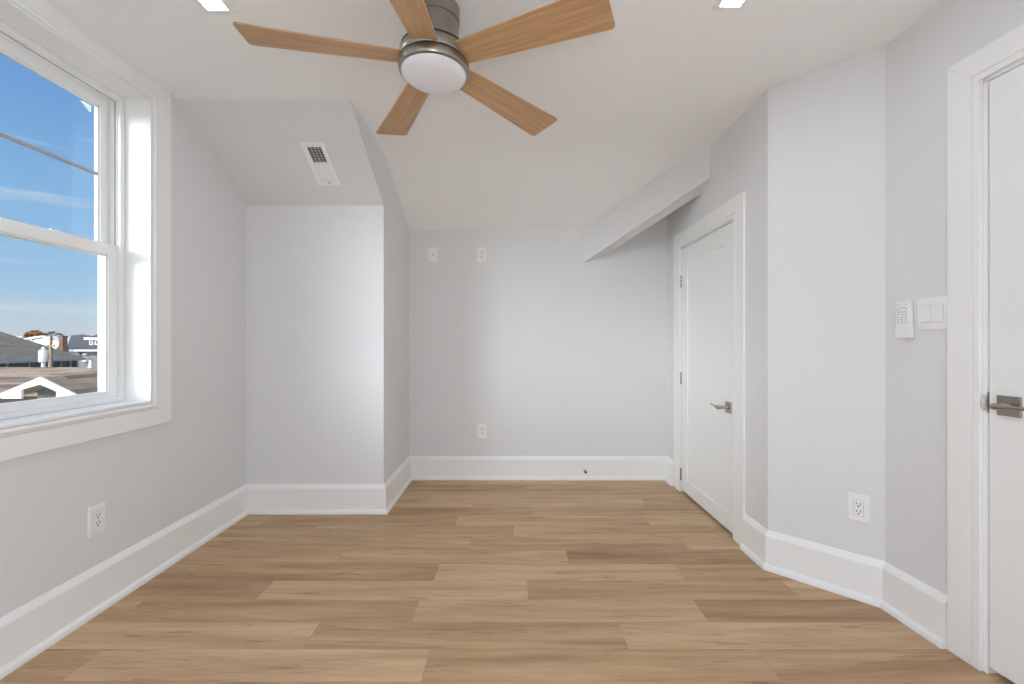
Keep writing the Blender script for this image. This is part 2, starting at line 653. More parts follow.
for row in range(-24, 14):
    y0 = D0 + row * PW
    j = joint.get(row, random.uniform(-.6, .6))
    for k in range(-3, 3):
        x0, x1 = j + k * PL, j + (k + 1) * PL
        x0c, x1c = max(x0, -2.0), min(x1, 2.0)
        if x1c - x0c < .002:
            continue
        yb = min(y0 + PW, 3.8)
        if yb - y0 < .01:
            continue
        i = len(verts)
        verts += [(x0c + GAP, y0 + GAP, 0), (x1c - GAP, y0 + GAP, 0), (x1c - GAP, yb - GAP, 0), (x0c + GAP, yb - GAP, 0)]
        faces.append((i, i + 1, i + 2, i + 3))
        ox, oy = random.uniform(0, 60), random.uniform(0, 60)
        for q in verts[-4:]:
            uvs.append((q[0] - x0 + ox, q[1] - y0 + oy))
        tones.append(set_tone.get((row, k), max(-.12, min(.08, random.gauss(-.03, .05)))))
me = bpy.data.meshes.new('floor')
# sub-floor a millimetre under the planks shows as the seams
i = len(verts)
verts += [(-2.1, -2.2, -.0012), (2.1, -2.2, -.0012), (2.1, 3.85, -.0012), (-2.1, 3.85, -.0012),
          (-2.1, -2.2, -.15), (2.1, -2.2, -.15), (2.1, 3.85, -.15), (-2.1, 3.85, -.15)]
for q in [(0, 1, 2, 3), (7, 6, 5, 4), (0, 4, 5, 1), (1, 5, 6, 2), (2, 6, 7, 3), (3, 7, 4, 0)]:
    faces.append(tuple(i + k for k in q))
me.from_pydata(verts, [], faces)
ul = me.uv_layers.new(name='UVMap')
for k, q in enumerate(uvs):
    ul.data[k].uv = q
ta = me.attributes.new('tone', 'FLOAT', 'FACE')
for k, q in enumerate(tones):
    ta.data[k].value = q
me.materials.append(M['floor'])
me.materials.append(M['subfloor'])
for k in range(len(tones), len(me.polygons)):
    me.polygons[k].material_index = 1
fo = bpy.data.objects.new('floor', me)
COL.objects.link(fo)
tag(fo, 'light oak plank floor laid across the room', 'floor', kind='structure')

# ------------------------------------------------------------------ baseboards
BOARD = [(0, 0), (.018, 0), (.018, .161), (.0165, .166), (.004, .188), (0, .189)]
SHOE = [(.018, 0), (.034, 0), (.0337, .010), (.0312, .019), (.026, .0255), (.018, .028)]


def baseboard(name, fr, u0, u1, prev, nxt, label):
    """prev / nxt: neighbouring frames for a mitred corner, or None for a square end"""
    def mit(u, other, first):
        p = fr.p0 + fr.d * u
        n = fr.n
        if other is None:
            return p, n
        m = n + other.n
        m = m / (1 + n.dot(other.n))
        return p, m
    (pa, ma), (pb, mb_) = mit(u0, prev, True), mit(u1, nxt, False)

    def mesh(prof):
        b = MB()
        a = [(pa.x + ma.x * v, pa.y + ma.y * v, z) for v, z in prof]
        c = [(pb.x + mb_.x * v, pb.y + mb_.y * v, z) for v, z in prof]
        return b.prism(a, c)
    o = mesh(BOARD).build(name, 'trim')
    tag(o, label, 'baseboard', kind='structure')
    mesh(SHOE).build('shoe_moulding', 'trim', o)
    return o


CAS = .115
baseboard('baseboard_left', f_left, 0, f_left.len, f_front, f_rear, 'tall white baseboard under the window')
baseboard('baseboard_chase', f_front, 0, f_front.len, f_side, f_left, 'tall white baseboard on the boxed-out wall front')
baseboard('baseboard_side', f_side, 0, f_side.len, f_back, f_front, 'short white baseboard on the boxed-out wall side')
baseboard('baseboard_back', f_back, 0, f_back.len, f_right, f_side, 'tall white baseboard along the far wall')
baseboard('baseboard_closet', f_right, DU1 + CAS + .003, f_right.len, None, f_back, 'short white baseboard left of the closet door')
baseboard('baseboard_corner', f_right, 0, DU0 - CAS - .003, f_angle, None, 'short white baseboard right of the closet door')
baseboard('baseboard_angled', f_angle, 0, f_angle.len, f_entry, f_right, 'tall white baseboard on the angled wall')
baseboard('baseboard_entry', f_entry, EU1 + .107 + .003, f_entry.len, None, f_angle, 'short white baseboard left of the entry door')
baseboard('baseboard_near', f_entry, 0, EU0 - CAS - .003, f_rear, None, 'white baseboard on the near right wall')
baseboard('baseboard_rear', f_rear, 0, f_rear.len, f_left, f_entry, 'white baseboard along the rear wall')


# ------------------------------------------------------------------ casings
def casing_profile(inner, outer):
    """(distance from the opening, height off the wall): inner bead, groove, flat board"""
    return None


def casing(name, fr, u0, u1, z0, z1, wl, wt, wb, label, bead=.023, t=.014, head_max=None, four=False):
    """mitred casing around the opening u0..u1, z0..z1; wl side width, wt head width, wb apron width"""
    b = MB()

    def ring(i0, i1, ta, tb):
        # a ring strip between inset fractions i0..i1 (0 = opening edge, 1 = outer edge), thickness ta at i0, tb at i1
        def corners(i):
            return [(u0 - wl * i, z0 - (wb * i if four else 0)), (u0 - wl * i, z1 + wt * i), (u1 + wl * i, z1 + wt * i), (u1 + wl * i, z0 - (wb * i if four else 0))]
        A_, B_ = corners(i0), corners(i1)
        segs = [(0, 1), (1, 2), (2, 3)] + ([(3, 0)] if four else [])
        for p, q in segs:
            bot = [(A_[p][0], .0, A_[p][1]), (A_[q][0], .0, A_[q][1]), (B_[q][0], .0, B_[q][1]), (B_[p][0], .0, B_[p][1])]
            top = [(A_[p][0], ta, A_[p][1]), (A_[q][0], ta, A_[q][1]), (B_[q][0], tb, B_[q][1]), (B_[p][0], tb, B_[p][1])]
            b.hexa(bot, top)
    g = bead / wl
    if four:                                     # moulded inner bead of the window casing
        ring(0, g * .28, t - .001, t - .001)
        ring(g * .28, g * .36, t - .009, t - .009)
        ring(g * .36, g * .62, t + .001, t + .008)
        ring(g * .62, g, t + .008, t + .002)
    else:
        ring(0, g, t + .0005, t + .0005)
    ring(g, g + .02, t - .004, t - .004)
    ring(g + .02, 1, t, t)
    o = b.build(name, 'trim', bevel=.0015, seg=1)
    fr.place(o)
    return tag(o, label, 'trim', kind='structure')


casing('trim_1', f_right, DU0, DU1, 0, DZ, CAS, CAS, 0, 'white casing around the low closet door')
casing('trim_2', f_entry, EU0, EU1, 0, EZ, .107, .104, 0, 'white casing around the entry door')
casing('trim_3', f_left, WU0, WU1, WZ0, WZ1, .130, .101, .1215, 'wide white casing around the left window', bead=.042, t=.016, four=True)


# ------------------------------------------------------------------ doors
def lever_handle(root, u, z, v, sgn, sub='pewter'):
    """square rosette and a lever that runs along sgn*u"""
    r_ = MB().box(u - .033, u + .033, v, v + .008, z - .033, z + .033).build('rosette', sub, root, bevel=.0015)
    MB().lathe([(.0125, 0), (.0125, .004), (.0098, .007), (.0098, .040)], 20, (u, v + .008, z), 'Y').build('neck', sub, r_)
    b = MB()
    p = [(u, v + .040, z), (u, v + .055, z), (u + sgn * .003, v + .061, z), (u + sgn * .010, v + .064, z), (u + sgn * .03, v + .062, z + .001),
         (u + sgn * .07, v + .058, z + .003), (u + sgn * .108, v + .056, z + .004), (u + sgn * .112, v + .056, z + .004)]
    b.tube(p, [.0100, .0108, .0115, .0108, .0074, .0060, .0052, .0030], 16)
    b.build('lever', sub, r_)
    return r_


def door(name, fr, u0, u1, z0, z1, hinge_side, lever_u, lever_z, hinges, label, stile=.10, top=.115, bottom=.095, depth=.035, v=-.003, sgn=1):
    root = empty(name)
    fr.place(root)
    tag(root, label, 'door', kind='structure')
    # frame lining the opening
    j = MB()
    g = .004
    jt = .012
    o0, o1, oz = u0 - g - jt, u1 + g + jt, z1 + g + jt
    j.box(o0 - .001, o0 + jt, -.13, 0, 0, oz)
    j.box(o1 - jt, o1 + .001, -.13, 0, 0, oz)
    j.box(o0, o1, -.13, 0, oz - jt, oz + .001)
    st = .012                                                 # stop the leaf closes against
    j.box(o0 + jt, o0 + jt + st, -.075, v - depth - .002, 0, oz - jt)
    j.box(o1 - jt - st, o1 - jt, -.075, v - depth - .002, 0, oz - jt)
    j.box(o0 + jt, o1 - jt, -.075, v - depth - .002, oz - jt - st, oz - jt)
    j.build('jamb', 'trim', root)
    # shaker leaf: frame with a recessed flat panel
    b = MB()
    y1, y0 = v, v - depth
    b.box(u0, u0 + stile, y0, y1, z0, z1)
    b.box(u1 - stile, u1, y0, y1, z0, z1)
    b.box(u0 + stile, u1 - stile, y0, y1, z1 - top, z1)
    b.box(u0 + stile, u1 - stile, y0, y1, z0, z0 + bottom)
    leaf = b.build('leaf', 'door', root)
    p = MB()
    s = .0035
    a0, a1, c0, c1 = u0 + stile, u1 - stile, z0 + bottom, z1 - top
    rec = .0065
    p.hexa([(a0, y1 - .0008, c0), (a1, y1 - .0008, c0), (a1, y1 - .0008, c1), (a0, y1 - .0008, c1)],
           [(a0 + s, y1 - rec, c0 + s), (a1 - s, y1 - rec, c0 + s), (a1 - s, y1 - rec, c1 - s), (a0 + s, y1 - rec, c1 - s)])
    p.f = [f for k, f in enumerate(p.f) if k != 0]            # open front: slanted sticking and flat field
    p.sm = p.sm[1:]
    p.box(a0, a1, y0 + .004, y1 - rec - .0005, c0, c1)
    p.build('panel', 'door', leaf)
    for hz in hinges:
        hu = u1 if hinge_side > 0 else u0
        h = MB()
        h.box(hu - .001, hu + g + .004, v - .02, v + .002, hz - .045, hz + .045)
        for q in range(3):
            h.lathe([(.0058, 0), (.0058, .028)], 12, (hu + g / 2, v + .006, hz - .045 + q * .031), 'Z')
        h.build('hinge', 'pewter', root)
    lever_handle(root, lever_u, lever_z, v, sgn)
    return root


# closet door: leaf u from the corner C1 towards the far wall, hinges on the far side
door('door_1', f_right, 2.546 - C1[1], 3.332 - C1[1], .016, 1.812, 1, 2.606 - C1[1], .737, (1.572, .850, .130),
     'low white one-panel closet door with brushed lever under the beam', stile=.098, top=.112, bottom=.095, sgn=1)
# entry door: only its latch side is in view, hinged towards the camera
d2 = door('door_2', f_entry, EU0 + .016, EU1 - .016, .026, 1.997, -1, EU1 - .016 - .060, .912, (1.75, 1.0, .25),
          'white one-panel entry door at the right edge of the photo', stile=.100, top=.115, bottom=.10, sgn=-1)
# strike plate with its curved lip on the far jamb
s = MB()
us = EU1 - .012
s.box(us - .0015, us + .001, -.040, .001, .88, .952)
lip = [(us - .001, .001), (us + .001, .001), (us + .006, .004), (us + .011, .0085), (us + .010, .0100), (us + .004, .0062), (us - .001, .004)]
zs = [(.888, .35), (.898, .8), (.916, 1.0), (.934, .8), (.944, .35)]
for (za, fa), (zb, fb) in zip(zs, zs[1:]):
    s.prism([(us + (u - us) * fa, .004 + (v - .001) * fa, za) for u, v in lip], [(us + (u - us) * fb, .004 + (v - .001) * fb, zb) for u, v in lip])
s.build('strike_plate', 'strike', d2)

# ------------------------------------------------------------------ left window: double hung in a white lined opening
win = empty('window_1')
f_left.place(win)
tag(win, 'white double hung window in the left wall overlooking roofs', 'window', kind='structure')


def rect_frame(b, u0, u1, z0, z1, v0, v1, wl, wt, wb):
    b.box(u0, u0 + wl, v0, v1, z0, z1)
    b.box(u1 - wl, u1, v0, v1, z0, z1)
    b.box(u0 + wl, u1 - wl, v0, v1, z1 - wt, z1)
    b.box(u0 + wl, u1 - wl, v0, v1, z0, z0 + wb)


# boards lining the opening
b = MB()
t = .008
b.box(WU0 - t, WU0, -.105, .0, WZ0 - t, WZ1 + t)
b.box(WU1, WU1 + t, -.105, .0, WZ0 - t, WZ1 + t)
b.box(WU0, WU1, -.105, .0, WZ1, WZ1 + t)
b.box(WU0, WU1, -.105, .0, WZ0 - t, WZ0)
b.build('jamb_lining', 'trim', win)
# vinyl frame: inside lip, side tracks, outside face
b = MB()
rect_frame(b, WU0, WU1, WZ0, WZ1, -.119, -.105, .025, .025, .022)
rect_frame(b, WU0, WU1, WZ0, WZ1, -.190, -.119, .027, .027, .010)
rect_frame(b, WU0, WU1, WZ0, WZ1, -.210, -.190, .026, .034, .022)
rect_frame(b, WU0, WU1, WZ0, WZ1, -.1535, -.150, .032, .032, .010)
b.build('window_frame', 'vinyl', win, bevel=.0015, seg=1)
b = MB()
rect_frame(b, WU0 + .0245, WU1 - .0245, WZ0 + .0215, WZ1 - .0245, -.131, -.126, .004, .004, .004)
rect_frame(b, WU0 + .0265, WU1 - .0265, WZ0 + .0095, WZ1 - .0265, -.162, -.158, .004, .004, .004)
b.build('groove_shade', 'gap_shade', win)  # grey strips painting the shadow grooves between sash and frame


def sash(name, v0, v1, z0, z1, wt, wb):
    u0, u1 = WU0 + .028, WU1 - .028
    b = MB()
    sw = .044
    rect_frame(b, u0, u1, z0, z1, v0, v1, sw, wt, wb)
    # bevelled glazing bead
    vm = (v0 + v1) / 2
    bd = .007
    for (p0, p1, q0, q1) in ((u0 + sw, u0 + sw + bd, z0 + wb, z1 - wt), (u1 - sw - bd, u1 - sw, z0 + wb, z1 - wt)):
        b.box(p0, p1, vm - .006, vm + .008, q0, q1)
    for (q0, q1) in ((z1 - wt - bd, z1 - wt), (z0 + wb, z0 + wb + bd)):
        b.box(u0 + sw, u1 - sw, vm - .006, vm + .008, q0, q1)
    o = b.build(name, 'vinyl', win, bevel=.0012, seg=1)
    g = MB().box(u0 + sw, u1 - sw, vm - .002, vm + .002, z0 + wb, z1 - wt)
    g.build('pane', 'glass', o)
    return o


us_ = sash('upper_sash', -.186, -.156, 1.520, 2.249, .044, .048)
b = MB()
b.box(WU0 + .072, WU1 - .072, -.176, -.164, 1.885, 1.8995)
mu = b.build('muntin', 'muntin', us_, bevel=.003)
mu['label'] = 'thin grey bar across the upper sash'
# little end clip of the bar and the angled gusset in the head corner
MB().box(WU0 + .060, WU0 + .076, -.178, -.150, 1.878, 1.893).build('bar_clip', 'vinyl', us_, bevel=.002)
b = MB()
gz, gu = 2.205, WU0 + .0725
b.prism([(gu, -.206, gz), (gu, -.206, gz - .028), (gu + .045, -.206, gz)], [(gu, -.198, gz), (gu, -.198, gz - .028), (gu + .045, -.198, gz)])
b.build('corner_gusset', 'vinyl', win)
ls = sash('lower_sash', -.149, -.119, .858, 1.571, .050, .030)
b = MB()
ul_ = u_left(1.83)
b.box(ul_ - .028, ul_ + .028, -.145, -.125, 1.571, 1.574)
b.lathe([(.008, 0), (.008, .004), (.006, .006)], 16, (ul_, -.135, 1.574))
b.box(ul_ - .004, ul_ + .030, -.138, -.130, 1.5745, 1.578)
b.build('sash_lock', 'vinyl', ls, bevel=.001)

# rear window added behind the camera to let in fill daylight
w2 = empty('fill_window')
f_rear.place(w2)
tag(w2, 'added white fill-light window in the rear wall, unseen behind the camera', 'window', kind='structure')
b = MB()
rect_frame(b, RW[0], RW[1], RW[2], RW[3], -.12, -.02, .05, .05, .05)
um = (RW[0] + RW[1]) / 2
b.box(um - .03, um + .03, -.11, -.03, RW[2] + .05, RW[3] - .05)
b.build('window_frame', 'vinyl', w2)
for q0, q1 in ((RW[0] + .05, um - .03), (um + .03, RW[1] - .05)):
    MB().box(q0, q1, -.072, -.068, RW[2] + .05, RW[3] - .05).build('pane', 'glass', w2)
casing('trim_4', f_rear, RW[0], RW[1], RW[2], RW[3], .115, .115, .115, 'white casing around the added rear window', four=True)


# ------------------------------------------------------------------ outlets and switches
def rounded(b, x0, x1, z0, z1, y0, y1, r, n=5):
    pts = []
    for cx, cz, a0 in ((x1 - r, z1 - r, 0), (x0 + r, z1 - r, 90), (x0 + r, z0 + r, 180), (x1 - r, z0 + r, 270)):
        for k in range(n + 1):
            a = R(a0 + 90 * k / n)
            pts.append((cx + r * math.cos(a), cz + r * math.sin(a)))
    b.prism([(p, y0, q) for p, q in pts], [(p, y1, q) for p, q in pts])
    return b


def plate_mesh(w, h, t=.006):
    b = MB()
    c = .004
    b.hexa([(-w / 2, 0, -h / 2), (w / 2, 0, -h / 2), (w / 2, 0, h / 2), (-w / 2, 0, h / 2)],
           [(-w / 2, t * .5, -h / 2), (w / 2, t * .5, -h / 2), (w / 2, t * .5, h / 2), (-w / 2, t * .5, h / 2)])
    b.hexa([(-w / 2, t * .5, -h / 2), (w / 2, t * .5, -h / 2), (w / 2, t * .5, h / 2), (-w / 2, t * .5, h / 2)],
           [(-w / 2 + c, t, -h / 2 + c), (w / 2 - c, t, -h / 2 + c), (w / 2 - c, t, h / 2 - c), (-w / 2 + c, t, h / 2 - c)])
    return b


def make_outlet(label):
    root = empty('wall_outlet')
    tag(root, label, 'outlet', 'white wall outlets')
    plate_mesh(.079, .122).build('cover_plate', 'plastic', root)
    rounded(MB(), -.0178, .0178, -.0345, .0345, .0056, .0062, .0045).build('receptacle_gap', 'gap_shade', root)  # grey ring painting the shadow line round the receptacle
    rounded(MB(), -.0168, .0168, -.0335, .0335, .0058, .0082, .004).build('receptacle', 'plastic', root, bevel=.0006, seg=1)
    for cz in (-.0165, .0155):
        MB().box(-.0085, -.0055, .0078, .0086, cz + .000, cz + .0095).build('slot', 'slot', root)
        MB().box(.0050, .0080, .0078, .0086, cz + .001, cz + .0088).build('slot', 'slot', root)
        b = MB()
        b.lathe([(.0033, 0), (.0033, .0008)], 14, (0, .0078, cz - .0065), 'Y')
        b.build('ground_hole', 'slot', root)
    for sz in (-.048, .048):
        b = MB()
        b.lathe([(.0028, 0), (.0024, .0008)], 12, (0, .0058, sz), 'Y')
        b.build('screw', 'plastic', root)
    return root


out0 = make_outlet('white outlet on the angled wall above its baseboard')
dA = .777 * Vector((C1[0] - C2[0], C1[1] - C2[1])).length
out0.matrix_world = f_angle.mat(f_angle.len * (1 - .80), 0, .392)
o = dup(out0, f_left.mat(u_left(1.855), 0, .379))
o['label'] = 'white outlet low on the left wall under the window'
o = dup(out0, f_back.mat(1.268 + .245, 0, .394))
o['label'] = 'white outlet on the far wall, low above the baseboard'
o = dup(out0, f_back.mat(1.268 + .249, 0, 1.830))
o['label'] = 'white outlet high on the far wall, right of the coax plate'

cx_ = empty('coax_plate', mat=f_back.mat(1.268 + .6485, 0, 1.830))
tag(cx_, 'white coax jack plate high on the far wall in the shaded corner', 'jack plate')
plate_mesh(.076, .119).build('cover_plate', 'plastic', cx_)
b = MB()
b.lathe([(.0062, 0), (.0062, .003), (.0048, .003), (.0048, .010)], 16, (0, .006, 0), 'Y')
b.build('coax_jack', 'pewter', cx_)
for sz in (-.045, .045):
    b = MB()
    b.lathe([(.0028, 0), (.0024, .0008)], 12, (0, .0058, sz), 'Y')
    b.build('screw', 'plastic', cx_)

# double rocker switch beside the entry door casing
sw_d = 1.683
u_sw = f_entry.len - (C2[1] - sw_d) / f_entry.d.y
sw = empty('light_switch', mat=f_entry.mat(u_sw, 0, 1.228))
tag(sw, 'white double rocker light switch beside the entry door casing', 'light switch')
plate_mesh(.121, .124).build('cover_plate', 'plastic', sw)
for k, (cx, tilt) in enumerate(((-.0233, 1), (.0233, -1))):
    rounded(MB(), cx - .0175, cx + .0175, -.0343, .0343, .0055, .0062, .001).build('rocker_gap', 'gap_shade', sw)  # grey ring painting the shadow gap round the rocker
    b = MB()
    x0, x1, zh = cx - .0165, cx + .0165, .0333
    lo, hi = (.0068, .0118) if tilt > 0 else (.0118, .0068)
    b.hexa([(x0, .005, -zh), (x1, .005, -zh), (x1, .005, zh), (x0, .005, zh)], [(x0, lo, -zh), (x1, lo, -zh), (x1, hi, zh), (x0, hi, zh)])
    b.build('rocker', 'plastic', sw, bevel=.0006, seg=1)
    for sz in (-.0485, .0485):
        b = MB()
        b.lathe([(.0028, 0), (.0024, .0008)], 12, (cx, .0058, sz), 'Y')
        b.build('screw', 'plastic', sw)

# fan remote in its wall cradle
u_rm = f_entry.len - (C2[1] - 1.786) / f_entry.d.y
cr_ = empty('remote_cradle', mat=f_entry.mat(u_rm, 0, 1.139))
tag(cr_, 'white wall cradle under the remote control by the corner', 'remote holder')
b = MB()
b.box(-.022, .022, 0, .004, 0, .125)
b.build('back_plate', 'plastic', cr_, bevel=.002)
b = MB()
b.box(-.0285, -.0267, .004, .0275, 0, .045)
b.box(.0267, .0285, .004, .0275, 0, .045)
b.box(-.0285, .0285, .0258, .0275, 0, .045)
b.box(-.0285, .0285, .004, .0275, -.003, .0025)
b.build('pocket', 'plastic', cr_, bevel=.0015)
rm = empty('remote_control', mat=f_entry.mat(u_rm, .0045, 1.1425))
tag(rm, 'white fan remote control with rows of grey buttons', 'remote control')
rounded(MB(), -.0264, .0264, 0, .142, 0, .0208, .006).build('body', 'plastic', rm, bevel=.002)
for rz, cols in ((.128, (-.018, .016)), (.115, (-.009, .004)), (.108, (-.018, .017)), (.098, (-.012, 0, .012)), (.088, (-.018, -.005, .016)),
                 (.076, (-.018, 0, .018)), (.066, (-.016, 0, .016)), (.056, (-.016, 0, .016))):
    for q in cols:
        rounded(MB(), q - .0032, q + .0032, rz - .0021, rz + .0021, .0203, .0216, .0014, 3).build('button', 'button', rm)

# ------------------------------------------------------------------ spring door stop on the far baseboard
ds = empty('door_stop', mat=f_back.mat(1.268 - .590, .014, .078))
tag(ds, 'small metal door stop with dark tip on the far baseboard', 'door stop')
b = MB()
b.lathe([(.013, 0), (.013, .003), (.008, .008), (.006, .010)], 20, (0, 0, 0), 'Y')
b.build('base', 'zinc', ds)
b = MB()
b.lathe([(.0042, .008), (.0042, .055)], 14, (0, 0, 0), 'Y')
b.build('rod', 'nickel', ds)
b = MB()
b.lathe([(.0085, .053), (.0095, .058), (.0095, .068), (.007, .072)], 18, (0, 0, 0), 'Y')
b.build('bumper', 'rubber', ds)

# ------------------------------------------------------------------ vent register on the chase soffit
e2 = Vector((0, 2.922 - 2.306, 2.016 - CEIL)).normalized()
yv = -e2
zv = Vector((1, 0, 0)).cross(yv)
vc_d = 2.6465
vc = Vector((-1.1325, vc_d, CEIL + (vc_d - 2.306) * (2.016 - CEIL) / (2.922 - 2.306)))
mv = Matrix((( 1, yv.x, zv.x, vc.x), (0, yv.y, zv.y, vc.y), (0, yv.z, zv.z, vc.z), (0, 0, 0, 1)))
vt = empty('vent_register', mat=mv)
tag(vt, 'white metal air register on the sloped soffit by the window', 'vent')
b = MB()
hw, hl = .0705, .151
ow, oy0, oy1 = .040, -.116, .117                        # louvre opening: half width, bottom, top
b.box(-hw, -ow, -hl, hl, .0005, .007)
b.box(ow, hw, -hl, hl, .0005, .007)
b.box(-ow, ow, oy1, hl, .0005, .007)
b.box(-ow, ow, -hl, oy0, .0005, .007)
b.box(-ow, ow, .004, .014, .0005, .007)
b.build('frame', 'vent', vt, bevel=.002, seg=1)
MB().box(-ow - .002, ow + .002, oy0 - .002, oy1 + .002, .0004, .0012).build('duct_shade', 'void', vt)  # black plate stands in for the unlit duct behind the louvres
for k in range(9):                                       # upper bank: tilted away, the black backing plate shows between
    yy = .018 + k * .0111
    b = MB()
    b.hexa([(-ow, yy, .0016), (ow, yy, .0016), (ow, yy + .0010, .0016), (-ow, yy + .0010, .0016)],
           [(-ow, yy + .0024, .0066), (ow, yy + .0024, .0066), (ow, yy + .0046, .0066), (-ow, yy + .0046, .0066)])
    b.build('louvre', 'vent', vt)
for k in range(9):                                       # lower bank: tilted towards the room, nearly closed
    yy = -.1135 + k * .0130
    b = MB()
    b.hexa([(-ow, yy + .0088, .0020), (ow, yy + .0088, .0020), (ow, yy + .0100, .0020), (-ow, yy + .0100, .0020)],
           [(-ow, yy, .0052), (ow, yy, .0052), (ow, yy + .0012, .0062), (-ow, yy + .0012, .0062)])
    b.build('louvre', 'vent', vt)
for q in (-.020, 0, .020):
    MB().box(q - .0010, q + .0010, .014, oy1, .0014, .0026).build('bar', 'vent', vt)
for yy in (.130, -.134):
    b = MB()
    b.lathe([(.0035, 0), (.003, .001)], 12, (0, yy, .0068), 'Z')
    b.build('screw', 'button', vt)
MB().box(-.004, .012, -.130, -.126, .0068, .0105).build('damper_lever', 'button', vt)


# ------------------------------------------------------------------ recessed square ceiling lights
def downlight(x, y, label, first=None):
    if first is not None:
        o = dup(first, loc=(x, y, CEIL))
        o['label'] = label
        return o
    root = empty('ceiling_light', (x, y, CEIL))
    tag(root, label, 'ceiling light', 'square recessed ceiling lights')
    b = MB()
    a, c = .060, .0375
    A_ = [(-a, -a), (a, -a), (a, a), (-a, a)]
    C_ = [(-c, -c), (c, -c), (c, c), (-c, c)]
    for p in range(4):
        q = (p + 1) % 4
        b.hexa([(*A_[p], 0), (*A_[q], 0), (*C_[q], 0), (*C_[p], 0)],
               [(*[k * .99 for k in A_[p]], -.005), (*[k * .99 for k in A_[q]], -.005), (*C_[q], -.007), (*C_[p], -.007)])
    b.build('trim_ring', 'plastic', root)
    MB().box(-c, c, -c, c, -.004, -.001).build('diffuser', 'led', root)
    return root


dl = downlight(-1.108, 1.641, 'square lit ceiling light above the window side')
downlight(.812, 1.622, 'square lit ceiling light right of the fan', dl)
downlight(-1.108, -.60, 'added square fill light, unseen behind the camera, window side', dl)  # rear pair added out of view to fill the room with light
downlight(.812, -.60, 'added square fill light, unseen behind the camera, door side', dl)

# lit globe on a stem, added behind the camera as unseen fill
gp = empty('fill_lamp', (-.05, -.50, 0))
tag(gp, 'added white globe fill lamp, unseen behind the camera', 'fill lamp')
b = MB()
b.lathe([(.15, 0), (.15, .015), (.02, .03)], 32)
b.build('base', 'plastic', gp)
b = MB()
b.lathe([(.012, .02), (.012, .72)], 16)
b.build('stem', 'plastic', gp)
b = MB()
b.lathe([(max(.001, .26 * math.sin(R(180) * k / 24)), .95 - .26 * math.cos(R(180) * k / 24)) for k in range(25)], 40)
b.build('globe', 'globe', gp)

# ------------------------------------------------------------------ ceiling fan
FX, FY = -.2887, 1.6843
fan = empty('ceiling_fan', (FX, FY, CEIL))
fan.rotation_euler = (-.019, .023, 0)            # hangs a degree or so out of true
tag(fan, 'flush nickel ceiling fan with five oak blades and white dome', 'ceiling fan')


def zz(h):                                                # height over the eye -> below the ceiling
    return h + EYE - CEIL


b = MB()
b.lathe([(.0905, .004), (.0905, zz(1.205))], 64)
b.build('canopy', 'nickel', fan)
b = MB()
b.lathe([(.0885, zz(1.204)), (.0885, zz(1.12)), (.090, zz(1.112)), (.096, zz(1.100)), (.096, zz(1.092))], 64)
b.build('motor_neck', 'nickel', fan)
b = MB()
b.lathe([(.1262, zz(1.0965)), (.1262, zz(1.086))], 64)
b.build('shadow_ring', 'rubber', fan)  # black ring painted in for the shadow gap on top of the housing
b = MB()
b.lathe([(.120, zz(1.090)), (.1265, zz(1.0885)), (.1285, zz(1.085)), (.1285, zz(1.053)), (.125, zz(1.050))], 64)
b.build('motor_housing', 'nickel', fan)
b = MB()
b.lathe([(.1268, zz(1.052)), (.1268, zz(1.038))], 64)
b.build('gap_shadow_ring', 'rubber', fan)  # black ring painted in for the shadow gap above the light ring
b = MB()
b.lathe([(.128, zz(1.0425)), (.1325, zz(1.0405)), (.1325, zz(1.024)), (.1305, zz(1.016)), (.1235, zz(1.009)), (.118, zz(1.012))], 64)
b.build('light_ring', 'nickel', fan)
b = MB()
pr = []
for k in range(13):
    a = R(90) * k / 12
    pr.append((max(.0004, .1220 * math.cos(a)), zz(1.012) - .037 * math.sin(a)))
b.lathe([(.1220, zz(1.018))] + pr, 64)
b.build('light_dome', 'dome', fan)

BR0, BR1, BWT, BWR = .098, .667, .0790, .049
outline = []
rc = .016
# rounded tip, tapering plan
for cx, cy, a0, a1 in ((BR1 - rc, BWT - rc, 90, 0), (BR1 - rc, -(BWT - rc), 0, -90)):
    for k in range(7):
        a = R(a0 + (a1 - a0) * k / 6)
        outline.append((cx + rc * math.cos(a), cy + rc * math.sin(a)))
outline = [(BR0, BWR)] + outline + [(BR0, -BWR)]
bt = .0032
bmesh_blade = None
for k in range(5):
    if k == 0:
        b = MB()
        b.prism([(x, y, -bt) for x, y in outline], [(x, y, bt) for x, y in outline])
        bl = b.build('blade', 'blade', fan, bevel=.001, seg=1)
        first_blade = bl
    else:
        bl = first_blade.copy()
        COL.objects.link(bl)
        bl.parent = fan
    th = R(46.75 + 72 * k)
    bl.matrix_local = Matrix.Translation((0, 0, zz(1.0609))) @ Matrix.Rotation(th, 4, 'Z') @ Matrix.Rotation(-.1987, 4, 'X')


# ------------------------------------------------------------------ outside, seen through the left window
def at(px, py, d):
    """a point of the neighbourhood d metres ahead, along the sight line of a photo pixel"""
    return Vector(((px - 512) / F_PX * d, d, EYE + (342 - py) / F_PX * d))


GZ = -4.9
b = MB()
b.box(-900, 300, -300, 1200, GZ - .5, GZ)
tag(b.build('ground', 'ground'), 'dull green and grey ground far below the window', 'ground', kind='structure')
